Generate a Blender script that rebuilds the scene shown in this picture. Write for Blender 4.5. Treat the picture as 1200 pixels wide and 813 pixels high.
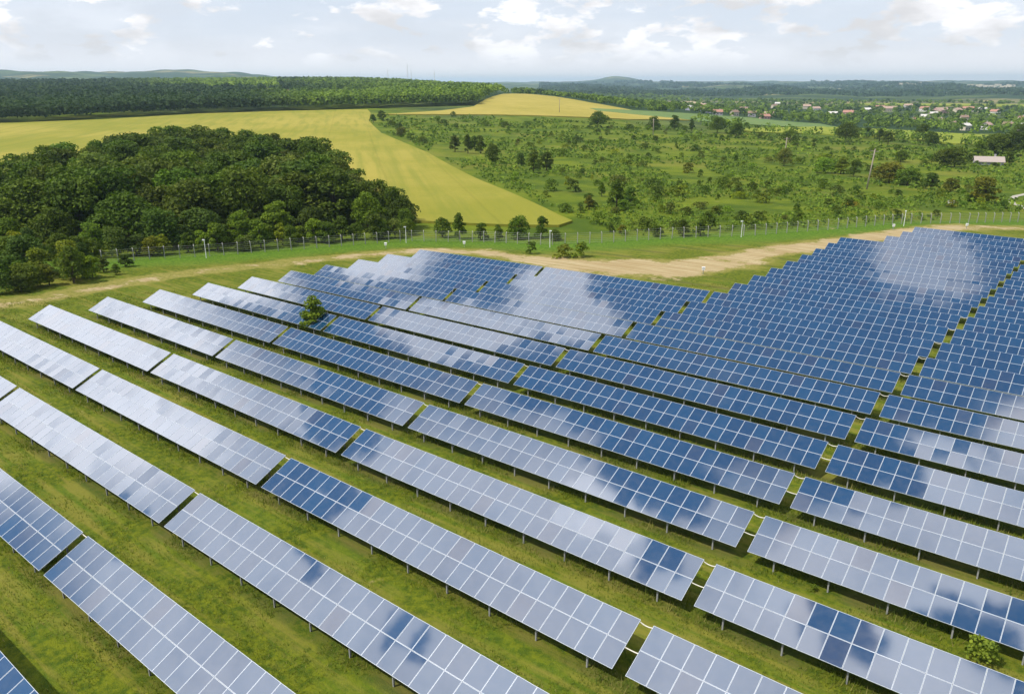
import bpy, bmesh, math, random
import numpy as np
from mathutils import Vector, Matrix, geometry
R = math.radians
rng = np.random.default_rng(7)
random.seed(7)
sc = bpy.context.scene
C = sc.collection
for o in list(bpy.data.objects):
    bpy.data.objects.remove(o)

# ------------------------------------------------------------------ camera
CAMH, HEAD, PITCH, FPX = 25.71, -0.674625, 0.328187, 907.77
cam = bpy.data.objects.new('camera', bpy.data.cameras.new('camera'))
C.objects.link(cam)
cam.location = (0, 0, CAMH)
cam.rotation_euler = (math.pi/2 - PITCH, 0.0012, -HEAD)
cam.data.sensor_width = 36
cam.data.lens = FPX/1200*36
cam.data.clip_start = 0.5
cam.data.clip_end = 60000
sc.camera = cam

# ------------------------------------------------------------------ node helper
class NT:
    def __init__(s, tree):
        s.t = tree; s.n = tree.nodes; s.l = tree.links; s.n.clear()
    def add(s, typ, ins=None, **props):
        nd = s.n.new(typ)
        for k, v in props.items():
            setattr(nd, k, v)
        for k, v in (ins or {}).items():
            s.set(nd, k, v)
        return nd
    def set(s, nd, k, v):
        sock = nd.inputs[k]
        if isinstance(v, bpy.types.NodeSocket):
            s.l.new(v, sock)
        elif isinstance(v, bpy.types.Node):
            s.l.new(v.outputs[0], sock)
        else:
            sock.default_value = v
    def m(s, op, a, b=0.0, c=None, clamp=False):
        nd = s.add('ShaderNodeMath', operation=op, use_clamp=clamp)
        s.set(nd, 0, a); s.set(nd, 1, b)
        if c is not None: s.set(nd, 2, c)
        return nd.outputs[0]
    def v(s, op, a, b=None):
        nd = s.add('ShaderNodeVectorMath', operation=op)
        s.set(nd, 0, a)
        if b is not None: s.set(nd, 1, b)
        return nd.outputs[0]
    def length(s, a):
        nd = s.add('ShaderNodeVectorMath', operation='LENGTH'); s.set(nd, 0, a)
        return nd.outputs['Value']
    def mix(s, f, a, b, blend='MIX'):
        nd = s.add('ShaderNodeMix', data_type='RGBA', blend_type=blend)
        nd.clamp_factor = True
        s.set(nd, 0, f); s.set(nd, 6, a); s.set(nd, 7, b)
        return nd.outputs[2]
    def ramp(s, x, lo, hi, smooth=True):
        nd = s.add('ShaderNodeMapRange', interpolation_type='SMOOTHSTEP' if smooth else 'LINEAR')
        s.set(nd, 0, x); s.set(nd, 1, lo); s.set(nd, 2, hi); s.set(nd, 3, 0.0); s.set(nd, 4, 1.0)
        return nd.outputs[0]
    def noise(s, vec, scale, detail=4, rough=.55, color=False, dist=0.0):
        nd = s.add('ShaderNodeTexNoise', {'Scale': scale, 'Detail': detail, 'Roughness': rough, 'Distortion': dist})
        if vec is not None: s.set(nd, 'Vector', vec)
        return nd.outputs[1 if color else 0]
def rgb(r, g, b): return (r, g, b, 1.0)

# ------------------------------------------------------------------ sun + sky
SUN_EL, SUN_AZ = R(56), R(208)           # azimuth clockwise from north (+Y)
sun_dir = Vector((math.sin(SUN_AZ)*math.cos(SUN_EL), math.cos(SUN_AZ)*math.cos(SUN_EL), math.sin(SUN_EL)))
sun = bpy.data.objects.new('sun', bpy.data.lights.new('sun', 'SUN'))
C.objects.link(sun)
sun.data.energy = 3.4
sun.data.angle = R(0.6)
sun.data.color = (1.0, 0.95, 0.87)
sun.rotation_euler = (-sun_dir).to_track_quat('-Z', 'Y').to_euler()

W = bpy.data.worlds.new('World'); sc.world = W; W.use_nodes = True
n = NT(W.node_tree)
sky = n.add('ShaderNodeTexSky', sky_type='NISHITA', sun_disc=False, sun_elevation=SUN_EL, sun_rotation=SUN_AZ,
            air_density=1.0, dust_density=0.5, ozone_density=1.0, altitude=200)
SKY_STRENGTH = 0.10
geo = n.add('ShaderNodeTexCoord').outputs['Generated']
sep = n.add('ShaderNodeSeparateXYZ', {0: geo})
dx, dy, dz = sep.outputs
zc = n.m('MAXIMUM', dz, 0.04)
uv = n.add('ShaderNodeCombineXYZ', {0: n.m('DIVIDE', dx, zc), 1: n.m('DIVIDE', dy, zc), 2: 0.0}).outputs[0]
warp = n.v('SUBTRACT', n.noise(uv, 3.2, 3, .6, color=True), (.5, .5, .5))
warp2 = n.v('SUBTRACT', n.noise(uv, 17.0, 7, .68, color=True), (.5, .5, .5))
wuv = n.v('ADD', uv, n.v('MULTIPLY', warp, (.17, .10, 0)))
wuv = n.v('ADD', wuv, n.v('MULTIPLY', warp2, (.105, .080, 0)))
# the cloud banks standing over the solar farm that day: centre, radii (on the plane one unit up), density
BANKS = [(-2.5, -.03, 1.42, .42, 1.0), (-1.98, .33, .62, .115, 1.0), (-1.3, .475, .20, .085, .88), (-.60, -.19, 1.25, .45, .74),
         (-.97, .335, .20, .065, .80), (-.74, .39, .13, .062, .80), (-.79, .465, .09, .06, .82), (-.51, .10, .09, .05, .90),
         (-.13, .11, .20, .12, .80), (-.12, .25, .13, .07, .80), (-.22, .575, .075, .06, .60), (-.03, .34, .09, .06, .78),
         (.4, .2, .35, .3, .7), (.5, -.8, .5, .5, .8), (-1.2, -1.0, .7, .35, .7), (.9, .9, .6, .4, .8), (-1.0, 1.15, .5, .25, .8)]
# clear blue breaks in them
HOLES = [(-1.47, -.28, .085, .06), (-1.06, -.03, .13, .065), (-1.06, .09, .115, .05), (-1.13, .175, .13, .05), (-1.12, .25, .08, .04), (-.45, .18, .095, .045),
         (-.54, .26, .24, .055), (-.40, .09, .045, .04), (-.97, -.14, .05, .032), (-.70, -.16, .05, .03), (-.17, .085, .045, .04), (-.06, .13, .05, .03), (-.22, .27, .07, .05)]
acc = None
for (cx, cy, rx, ry, st) in BANKS:
    q = n.v('MULTIPLY', n.v('SUBTRACT', wuv, (cx, cy, 0)), (1/rx, 1/ry, 0))
    k = n.m('MULTIPLY', n.m('SUBTRACT', 1.0, n.ramp(n.length(q), .72, 1.14)), st)
    acc = k if acc is None else n.m('MAXIMUM', acc, k)
for (cx, cy, rx, ry) in HOLES:
    q = n.v('MULTIPLY', n.v('SUBTRACT', wuv, (cx, cy, 0)), (1/rx, 1/ry, 0))
    acc = n.m('MULTIPLY', acc, n.ramp(n.length(q), .90, 1.06))
acc = n.m('MULTIPLY', acc, n.m('ADD', .84, n.m('MULTIPLY', n.ramp(n.noise(wuv, 8.0, 4, .6), .32, .55), .16)))
wisps = n.m('MULTIPLY', n.ramp(n.noise(wuv, 5.0, 5, .62), .58, .82), .45)
high = n.m('MAXIMUM', acc, wisps)
# fair-weather cumulus low over the horizon
lowv = n.v('MULTIPLY', geo, (1.0, 1.0, 2.6))
puff = n.noise(n.v('ADD', lowv, (3.1, 1.7, 0.0)), 17.0, 6, .56, dist=.2)
puff2 = n.noise(n.v('ADD', lowv, (0.3, 0.0, 2.0)), 3.2, 2, .5)
lowc = n.ramp(n.m('ADD', puff, n.m('MULTIPLY', n.m('SUBTRACT', puff2, .5), .35)), .46, .575)
veil = n.m('MULTIPLY', n.ramp(n.noise(n.v('MULTIPLY', geo, (1, 1, 7.0)), 3.0, 4, .55), .32, .72), .35)
lowc = n.m('MAXIMUM', lowc, veil)
lowfade = n.ramp(dz, .008, .045)
lowc = n.m('MULTIPLY', lowc, lowfade)
hi_w = n.ramp(dz, .17, .30)
dens = n.m('ADD', n.m('MULTIPLY', high, hi_w), n.m('MULTIPLY', lowc, n.m('SUBTRACT', 1.0, hi_w)), clamp=True)
skycol = n.v('MULTIPLY', sky.outputs[0], (SKY_STRENGTH,)*3)
# thin high haze whitens the low sky
hazecol = rgb(.68, .72, .84)
skycol = n.mix(n.m('MULTIPLY', n.m('SUBTRACT', 1.0, n.ramp(dz, .02, .30)), .80), skycol, hazecol)
skycol = n.mix(n.m('MULTIPLY', n.m('SUBTRACT', 1.0, n.ramp(dz, .0, .055)), .9), skycol, rgb(.93, .90, .92))
tex = n.noise(wuv, 7.0, 5, .6)
texl = n.noise(n.v('ADD', lowv, (3.1, 1.7, -0.06)), 9.0, 4, .55)
bright_h = n.m('ADD', .55, n.m('MULTIPLY', high, n.m('ADD', .85, n.m('MULTIPLY', tex, .7))))
bright_h = n.m('ADD', bright_h, n.m('MULTIPLY', n.ramp(acc, .80, .94), .30))
bright_l = n.m('ADD', .66, n.m('MULTIPLY', n.ramp(texl, .36, .62), .32))
br = n.m('ADD', n.m('MULTIPLY', bright_h, hi_w), n.m('MULTIPLY', bright_l, n.m('SUBTRACT', 1.0, hi_w)))
cloudcol = n.v('MULTIPLY', n.add('ShaderNodeCombineXYZ', {0: br, 1: br, 2: br}).outputs[0], (1.0, .99, 1.015))
final = n.mix(dens, skycol, cloudcol)
bg = n.add('ShaderNodeBackground', {'Color': final, 'Strength': 1.0})
n.add('ShaderNodeOutputWorld', {'Surface': bg.outputs[0]})

sc.view_settings.view_transform = 'Standard'
sc.view_settings.look = 'None'
sc.view_settings.gamma = 1
sc.view_settings.exposure = 0.27
sc.cycles.use_denoising = True
sc.cycles.max_bounces = 6
sc.cycles.diffuse_bounces = 2
sc.cycles.glossy_bounces = 3
sc.cycles.transmission_bounces = 2
sc.cycles.transparent_max_bounces = 4
sc.cycles.volume_bounces = 1

# ------------------------------------------------------------------ terrain heights
T = [0.5785924, -1.25694201, -0.08635675, -0.03567416, -0.04832513, 0.04522305, -0.45978743, -0.41108012]
TH = np.array([-50, -35, -22, -10, 0, 9, 20, 34, 50.])
RR = np.log(np.array([120, 200, 320, 500, 700, 900, 1200, 1700, 2500, 4000, 6500, 10000, 16000.]))
ZT = np.array([
 [-3,-2.5,-1.5,0,2,4,8,16,24,22,40,30,10],
 [-3,-2.5,-1.5,0,2,4,8,16,26,24,88,40,15],
 [-3,-2.8,-2,0,3.5,6.5,11,20,29,24,108,50,20],
 [-3,-3,-2.5,0.5,5,9.5,15,24,27,15,45,30,20],
 [-3,-3.5,-4,-2,4,10.5,12,7,-2,-6,4,26,28],
 [-3,-4,-5.5,-5,-2.5,0,-5,-14,-18,-14,3,30,30],
 [-3,-4.5,-7,-9,-12,-15,-18,-20,-21,-15,4,31,30],
 [-3,-5,-7.5,-10,-13,-15,-18,-20,-21,-15,6,33,30],
 [-3,-5,-8,-10,-13,-15,-18,-20,-21,-15,6,33,30]], float)
def near_z(x, y):
    X = np.clip(x, -100, 48)/50; Y = (np.clip(y, 2, 168)-60)/50
    return -.16+T[0]*X+T[1]*Y+T[2]*X*X+T[3]*X*Y+T[4]*Y*Y+T[5]*Y**3+T[6]*X*Y*Y+T[7]*X*X*Y
def _cr(p0, p1, p2, p3, t):
    return .5*((2*p1)+(p2-p0)*t+(2*p0-5*p1+4*p2-p3)*t*t+(3*p1-p0-3*p2+p3)*t*t*t)
def far_z(x, y):
    r = np.hypot(x, y); th = np.degrees(np.arctan2(x, y)-HEAD); th = (th+180) % 360-180
    i = np.clip(np.interp(np.clip(th, TH[0], TH[-1]), TH, np.arange(len(TH))), 0, len(TH)-1.0001)
    j = np.clip(np.interp(np.log(np.maximum(r, 1)), RR, np.arange(len(RR))), 0, len(RR)-1.0001)
    i0 = np.floor(i).astype(int); j0 = np.floor(j).astype(int); ti = i-i0; tj = j-j0
    ni, nj = ZT.shape; rows = []
    for a in (-1, 0, 1, 2):
        ii = np.clip(i0+a, 0, ni-1)
        rows.append(_cr(*[ZT[ii, np.clip(j0+b, 0, nj-1)] for b in (-1, 0, 1, 2)], tj))
    z = _cr(*rows, ti)
    z = z+np.clip((r-2300)/2500, 0, 1)*(9*np.sin(th*.55+r*.0011)+5*np.sin(th*1.3-r*.0023+1.0)+3*np.sin(th*2.9+r*.004))
    return z+np.exp(-((th-7.3)/1.6)**2-((r-10000)/1500)**2)*62
def hz(x, y):
    x = np.asarray(x, float); y = np.asarray(y, float)
    ddx = np.maximum(np.maximum(-97-x, x-45), 0); ddy = np.maximum(np.maximum(4-y, y-166), 0)
    w = np.clip(np.hypot(ddx, ddy)/90, 0, 1); w = w*w*(3-2*w)
    return near_z(x, y)*(1-w)+far_z(x, y)*w
def gz(x, y): return float(hz(x, y))
def pol(r, th):                       # bearing relative to the heading, degrees
    a = HEAD+np.radians(th)
    return r*np.sin(a), r*np.cos(a)
def bearing(x, y):
    return (np.degrees(np.arctan2(x, y)-HEAD)+180) % 360-180
def inpoly(px, py, poly):
    px = np.asarray(px); py = np.asarray(py); ins = np.zeros(px.shape, bool); k = len(poly)
    for i in range(k):
        x1, y1 = poly[i]; x2, y2 = poly[(i+1) % k]
        c = ((y1 > py) != (y2 > py)) & (px < (x2-x1)*(py-y1)/((y2-y1) or 1e-9)+x1)
        ins ^= c
    return ins
def polydist(px, py, line):
    best = np.full(np.shape(px), 1e9)
    for (x1, y1), (x2, y2) in zip(line[:-1], line[1:]):
        vx, vy = x2-x1, y2-y1; L2 = vx*vx+vy*vy
        t = np.clip(((px-x1)*vx+(py-y1)*vy)/L2, 0, 1)
        best = np.minimum(best, np.hypot(px-x1-t*vx, py-y1-t*vy))
    return best

# ------------------------------------------------------------------ mesh + object helpers
def np_mesh(name, V, F, mats=(), attrs=None, mat_idx=None, smooth=False):
    """V (n,3); F (m,k) array with fixed k, or list of lists"""
    me = bpy.data.meshes.new(name)
    V = np.asarray(V, np.float32)
    if isinstance(F, np.ndarray):
        m_, k = F.shape
        me.vertices.add(len(V)); me.vertices.foreach_set('co', V.ravel())
        me.loops.add(m_*k); me.loops.foreach_set('vertex_index', F.astype(np.int32).ravel())
        me.polygons.add(m_)
        me.polygons.foreach_set('loop_start', np.arange(0, m_*k, k, dtype=np.int32))
        me.update(calc_edges=True)
    else:
        me.from_pydata(V.tolist(), [], F)
    for mt in mats: me.materials.append(mt)
    if mat_idx is not None: me.polygons.foreach_set('material_index', np.asarray(mat_idx, np.int32))
    if smooth: me.polygons.foreach_set('use_smooth', np.ones(len(me.polygons), bool))
    for k, a in (attrs or {}).items():
        at = me.attributes.new(k, 'FLOAT', 'POINT'); at.data.foreach_set('value', np.asarray(a, np.float32))
    me.update()
    return me
class MB:
    """collects boxes, tubes and polygons into one mesh"""
    def __init__(s): s.V = []; s.F = []; s.M = []
    def poly(s, pts, m=0):
        b = len(s.V); s.V += [tuple(p) for p in pts]; s.F.append(list(range(b, b+len(pts)))); s.M.append(m)
    def box(s, c, d, m=0, rot=None):
        b = len(s.V)
        for sx in (-1, 1):
            for sy in (-1, 1):
                for sz in (-1, 1):
                    p = Vector((sx*d[0]/2, sy*d[1]/2, sz*d[2]/2))
                    if rot is not None: p = rot @ p
                    s.V.append(tuple(p+Vector(c)))
        for f in ((0,1,3,2),(4,6,7,5),(0,4,5,1),(2,3,7,6),(0,2,6,4),(1,5,7,3)):
            s.F.append([b+i for i in f]); s.M.append(m)
    def beam(s, p, q, w, h, m=0):
        p = Vector(p); q = Vector(q); d = q-p
        s.box((p+q)/2, (w, d.length, h), m, d.to_track_quat('Y', 'Z').to_matrix())
    def tube(s, pts, rad, k=6, m=0, caps=True):
        pts = [Vector(p) for p in pts]; rad = rad if isinstance(rad, (list, tuple)) else [rad]*len(pts)
        rings = []
        for i, p in enumerate(pts):
            d = (pts[min(i+1, len(pts)-1)]-pts[max(i-1, 0)]).normalized()
            a = d.cross(Vector((0, 0, 1)))
            if a.length < .05: a = d.cross(Vector((1, 0, 0)))
            a.normalize(); c = d.cross(a)
            b = len(s.V); rings.append(b)
            for j in range(k):
                t = 2*math.pi*j/k
                s.V.append(tuple(p+a*math.cos(t)*rad[i]+c*math.sin(t)*rad[i]))
        for r0, r1 in zip(rings[:-1], rings[1:]):
            for j in range(k):
                s.F.append([r0+j, r0+(j+1) % k, r1+(j+1) % k, r1+j]); s.M.append(m)
        if caps:
            s.F.append([rings[0]+j for j in range(k)][::-1]); s.M.append(m)
            s.F.append([rings[-1]+j for j in range(k)]); s.M.append(m)
    def mesh(s, name, mats, smooth=False):
        return np_mesh(name, s.V, s.F, mats, mat_idx=s.M, smooth=smooth)
def link(name, me, parent=None, loc=(0,0,0), rot=(0,0,0), scale=(1,1,1)):
    o = bpy.data.objects.new(name, me); C.objects.link(o)
    o.parent = parent; o.location = loc; o.rotation_euler = rot; o.scale = scale
    return o
def tag(o, label=None, cat=None, group=None, kind=None):
    if label: o['label'] = label
    if cat: o['category'] = cat
    if group: o['group'] = group
    if kind: o['kind'] = kind
    return o
def thing(name, label, cat, loc, rot=(0,0,0), group=None, scale=(1,1,1)):
    return tag(link(name, None, None, loc, rot, scale), label, cat, group)

def mat(name):
    m = bpy.data.materials.new(name); m.use_nodes = True
    return m, NT(m.node_tree)
def finish(n, bsdf):
    n.add('ShaderNodeOutputMaterial', {'Surface': bsdf.outputs[0] if isinstance(bsdf, bpy.types.Node) else bsdf})
def simple(name, col, rough=.7, metal=0.0, var=.12, scale=3.0):
    m, n = mat(name)
    co = n.add('ShaderNodeTexCoord').outputs['Object']
    nz = n.noise(co, scale, 4)
    c = n.mix(nz, rgb(*[v*(1-var) for v in col]), rgb(*[min(1, v*(1+var)) for v in col]))
    finish(n, n.add('ShaderNodeBsdfPrincipled', {'Base Color': c, 'Roughness': rough, 'Metallic': metal}))
    return m

# ------------------------------------------------------------------ materials
def ground_material():
    m, n = mat('ground')
    co = n.add('ShaderNodeTexCoord').outputs['Object']
    def at(k): return n.add('ShaderNodeAttribute', attribute_name=k).outputs['Fac']
    big = n.noise(co, .035, 4, .55); mid = n.noise(co, .22, 5, .6); fine = n.noise(co, 2.2, 6, .68); blade = n.noise(co, 14.0, 3, .7)
    streak = n.noise(n.v('MULTIPLY', co, (.10, 1.6, 1)), 1.0, 4, .6)
    # grass between the rows
    g = n.mix(n.ramp(fine, .34, .66), rgb(.050, .086, .005), rgb(.155, .178, .008))
    g = n.mix(n.m('MULTIPLY', n.ramp(mid, .42, .66), .7), g, rgb(.095, .155, .010))
    dry = n.m('MULTIPLY', n.ramp(n.m('ADD', n.m('MULTIPLY', streak, .6), n.m('MULTIPLY', mid, .5)), .50, .67), .70)
    g = n.mix(dry, g, rgb(.235, .205, .035))
    g = n.mix(n.m('MULTIPLY', n.ramp(blade, .55, .72), .45), g, rgb(.21, .25, .03))
    # worn strips along the table feet
    y = n.add('ShaderNodeSeparateXYZ', {0: co}).outputs[1]
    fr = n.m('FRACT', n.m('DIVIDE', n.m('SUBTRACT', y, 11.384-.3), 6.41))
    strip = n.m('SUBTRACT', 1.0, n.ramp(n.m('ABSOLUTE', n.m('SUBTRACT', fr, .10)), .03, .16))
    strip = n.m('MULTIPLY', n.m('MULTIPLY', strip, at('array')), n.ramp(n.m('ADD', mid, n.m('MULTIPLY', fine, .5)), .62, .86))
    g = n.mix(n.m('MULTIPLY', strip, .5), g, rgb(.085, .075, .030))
    # rough pasture
    s = n.mix(n.ramp(n.noise(co, .06, 6, .68), .36, .64), rgb(.058, .100, .004), rgb(.138, .178, .007))
    s = n.mix(n.m('MULTIPLY', n.ramp(n.noise(co, .028, 4, .6), .5, .68), .55), s, rgb(.215, .205, .030))
    s = n.mix(n.m('MULTIPLY', n.ramp(n.noise(co, .45, 5, .7), .55, .72), .6), s, rgb(.055, .095, .010))
    g = n.mix(at('scrub'), g, s)
    # lush strip by the fence
    lush = n.mix(n.ramp(fine, .35, .65), rgb(.055, .125, .008), rgb(.120, .210, .014))
    g = n.mix(n.m('MULTIPLY', at('lush'), n.ramp(n.m('ADD', at('lush'), n.m('MULTIPLY', n.m('SUBTRACT', mid, .5), 1.2)), .25, .7)), g, lush)
    # far country
    vor = n.add('ShaderNodeTexVoronoi', {'Vector': n.v('MULTIPLY', co, (1/420., 1/260., 0)), 'Scale': 1.0, 'Randomness': .9})
    hsv = n.add('ShaderNodeSeparateColor', {0: vor.outputs['Color']})
    fcol = n.mix(n.ramp(hsv.outputs[0], .55, .62), rgb(.030, .060, .016), rgb(.115, .150, .030))
    fcol = n.mix(n.ramp(hsv.outputs[1], .80, .84), fcol, rgb(.27, .23, .09))
    fcol = n.mix(n.m('MULTIPLY', n.ramp(n.noise(co, .010, 5, .65), .40, .60), .85), fcol, rgb(.022, .046, .014))
    g = n.mix(at('far'), g, fcol)
    # bare earth of the track
    d = n.m('ADD', at('dirt'), n.m('ADD', n.m('MULTIPLY', n.m('SUBTRACT', n.noise(co, .16, 5, .65), .5), 2.6), n.m('MULTIPLY', n.m('SUBTRACT', fine, .5), .9)))
    verge = n.ramp(n.m('ADD', at('dirt'), n.m('MULTIPLY', n.m('SUBTRACT', mid, .5), 1.2)), .15, .55)
    g = n.mix(n.m('MULTIPLY', verge, .8), g, n.mix(n.ramp(fine, .35, .65), rgb(.20, .19, .035), rgb(.32, .27, .075)))
    d = n.m('SUBTRACT', d, n.m('MULTIPLY', at('grassy'), .55))
    dcol = n.mix(n.ramp(streak, .35, .7), rgb(.35, .255, .115), rgb(.50, .405, .23))
    dcol = n.mix(n.m('MULTIPLY', n.ramp(fine, .58, .7), .6), dcol, rgb(.22, .19, .07))
    g = n.mix(n.ramp(d, .42, .72), g, dcol)
    bump = n.add('ShaderNodeBump', {'Height': n.m('ADD', fine, n.m('MULTIPLY', blade, .5)), 'Strength': .8, 'Distance': .15})
    finish(n, n.add('ShaderNodeBsdfPrincipled', {'Base Color': g, 'Roughness': .95, 'Specular IOR Level': .15, 'Normal': bump.outputs[0]}))
    return m
def crop_material(name, a, b, c, dirv):
    m, n = mat(name)
    co = n.add('ShaderNodeTexCoord').outputs['Object']
    big = n.noise(co, .010, 5, .6); mid = n.noise(co, .09, 5, .65); fine = n.noise(co, 1.2, 5, .7)
    rot = n.add('ShaderNodeVectorRotate', {'Vector': co, 'Angle': dirv}, rotation_type='Z_AXIS').outputs[0]
    lines = n.noise(n.v('MULTIPLY', rot, (.004, .22, 1)), 1.0, 4, .6)
    col = n.mix(n.ramp(big, .36, .64), rgb(*a), rgb(*b))
    col = n.mix(n.m('MULTIPLY', n.ramp(lines, .42, .68), .55), col, rgb(*c))
    col = n.mix(n.m('MULTIPLY', n.ramp(fine, .5, .75), .28), col, rgb(*[v*.55 for v in a]))
    col = n.mix(n.m('MULTIPLY', n.ramp(mid, .56, .72), .40), col, rgb(*c))
    # tramlines left by the sprayer
    ry = n.add('ShaderNodeSeparateXYZ', {0: rot}).outputs[1]
    tr = n.m('ABSOLUTE', n.m('SUBTRACT', n.m('FRACT', n.m('DIVIDE', n.m('ADD', ry, n.m('MULTIPLY', mid, 1.5)), 21.0)), .5))
    col = n.mix(n.m('MULTIPLY', n.m('SUBTRACT', 1.0, n.ramp(tr, .004, .03)), .14), col, rgb(*[v*.45 for v in c]))
    bump = n.add('ShaderNodeBump', {'Height': fine, 'Strength': .6, 'Distance': .3})
    finish(n, n.add('ShaderNodeBsdfPrincipled', {'Base Color': col, 'Roughness': .95, 'Specular IOR Level': .1, 'Normal': bump.outputs[0]}))
    return m
def foliage_material(name, a, b, attr_color=False):
    m, n = mat(name)
    t = n.add('ShaderNodeAttribute', attribute_name='tint').outputs['Fac']
    oi = n.add('ShaderNodeObjectInfo')
    col = n.mix(t, rgb(*a), rgb(*b))
    if attr_color:
        col = n.mix(n.add('ShaderNodeAttribute', attribute_name='kind').outputs['Fac'], col, n.mix(t, rgb(.11, .185, .012), (.25,.35,.030,1)))  # blend to lighter green; in the forest it paints sun against cloud shade
    else:
        col = n.mix(1.0, col, oi.outputs['Color'], 'MULTIPLY')
    d = n.add('ShaderNodeBsdfPrincipled', {'Base Color': col, 'Roughness': .75, 'Specular IOR Level': .22})
    tr = n.add('ShaderNodeBsdfTranslucent', {'Color': n.v('MULTIPLY', col, (1.2, 1.35, .7))})
    mx = n.add('ShaderNodeMixShader', {0: .25, 1: d.outputs[0], 2: tr.outputs[0]})
    finish(n, mx)
    return m
def glass_material():
    m, n = mat('panel_glass')
    co = n.add('ShaderNodeTexCoord').outputs['Object']
    oi = n.add('ShaderNodeObjectInfo')
    rnd = oi.outputs['Random']
    cell = n.add('ShaderNodeTexWhiteNoise', {'Vector': n.v('ADD', n.v('FLOOR', n.v('MULTIPLY', co, (6.2, 6.2, 1))), n.add('ShaderNodeCombineXYZ', {0: n.m('MULTIPLY', rnd, 97.), 1: n.m('MULTIPLY', rnd, 31.)}).outputs[0])}).outputs[0]
    blue = n.mix(rnd, rgb(.002, .036, .098), rgb(.004, .052, .128))
    mauve = rgb(.040, .038, .066)
    isM = n.ramp(n.m('FRACT', n.m('MULTIPLY', rnd, 7.31)), .90, .99)
    col = n.mix(n.m('MULTIPLY', isM, .45), blue, mauve)
    col = n.mix(n.m('MULTIPLY', cell, .22), col, rgb(.022, .062, .150))
    dust = n.noise(n.v('ADD', co, n.add('ShaderNodeCombineXYZ', {0: n.m('MULTIPLY', rnd, 50.), 1: n.m('MULTIPLY', rnd, 91.)}).outputs[0]), 2.5, 4)
    col = n.mix(n.m('MULTIPLY', n.ramp(dust, .35, .8), .06), col, rgb(.35, .32, .28))
    finish(n, n.add('ShaderNodeBsdfPrincipled', {'Base Color': col, 'Roughness': n.m('ADD', .030, n.m('MULTIPLY', dust, .045)), 'IOR': 3.1, 'Specular IOR Level': .5}))
    return m

M_GROUND = ground_material()
M_WHEAT = crop_material('ripening_crop', (.245, .240, .029), (.365, .308, .058), (.185, .210, .026), R(40))
M_WHEAT2 = crop_material('ripe_crop', (.355, .295, .056), (.43, .345, .08), (.28, .25, .044), R(10))
M_GREENCROP = crop_material('green_crop', (.120, .190, .060), (.15, .22, .07), (.19, .24, .07), R(80))
M_YELLOWGREEN = crop_material('bright_meadow', (.23, .27, .030), (.27, .29, .035), (.17, .23, .025), R(70))
M_TAN = crop_material('stubble', (.42, .33, .18), (.48, .38, .22), (.38, .31, .17), R(30))
M_LEAF = foliage_material('leaves', (.050, .090, .006), (.145, .205, .012))
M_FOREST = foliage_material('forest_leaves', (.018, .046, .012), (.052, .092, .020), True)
M_BARK = simple('bark', (.10, .075, .05), .9)
M_GLASS = glass_material()
M_ALU = simple('anodised_frame', (.54, .58, .63), .45, .2, .04)
M_BACK = simple('panel_backsheet', (.55, .55, .56), .6)
M_STEEL = simple('galvanised_steel', (.38, .38, .38), .55, .15)
M_CONC = simple('fence_concrete', (.36, .35, .31), .9)
M_WIRE = simple('fence_wire', (.30, .30, .29), .6, .3)
M_WHITE = simple('white_plastic', (.80, .80, .78), .5)
M_WOOD = simple('weathered_pole', (.32, .27, .21), .9)
M_CONDUIT = simple('white_conduit', (.72, .68, .56), .6)
M_ROAD = simple('pale_gravel', (.40, .37, .30), .95, 0, .15, .4)
M_DARK = simple('dark_opening', (.03, .03, .035), .4)

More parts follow.
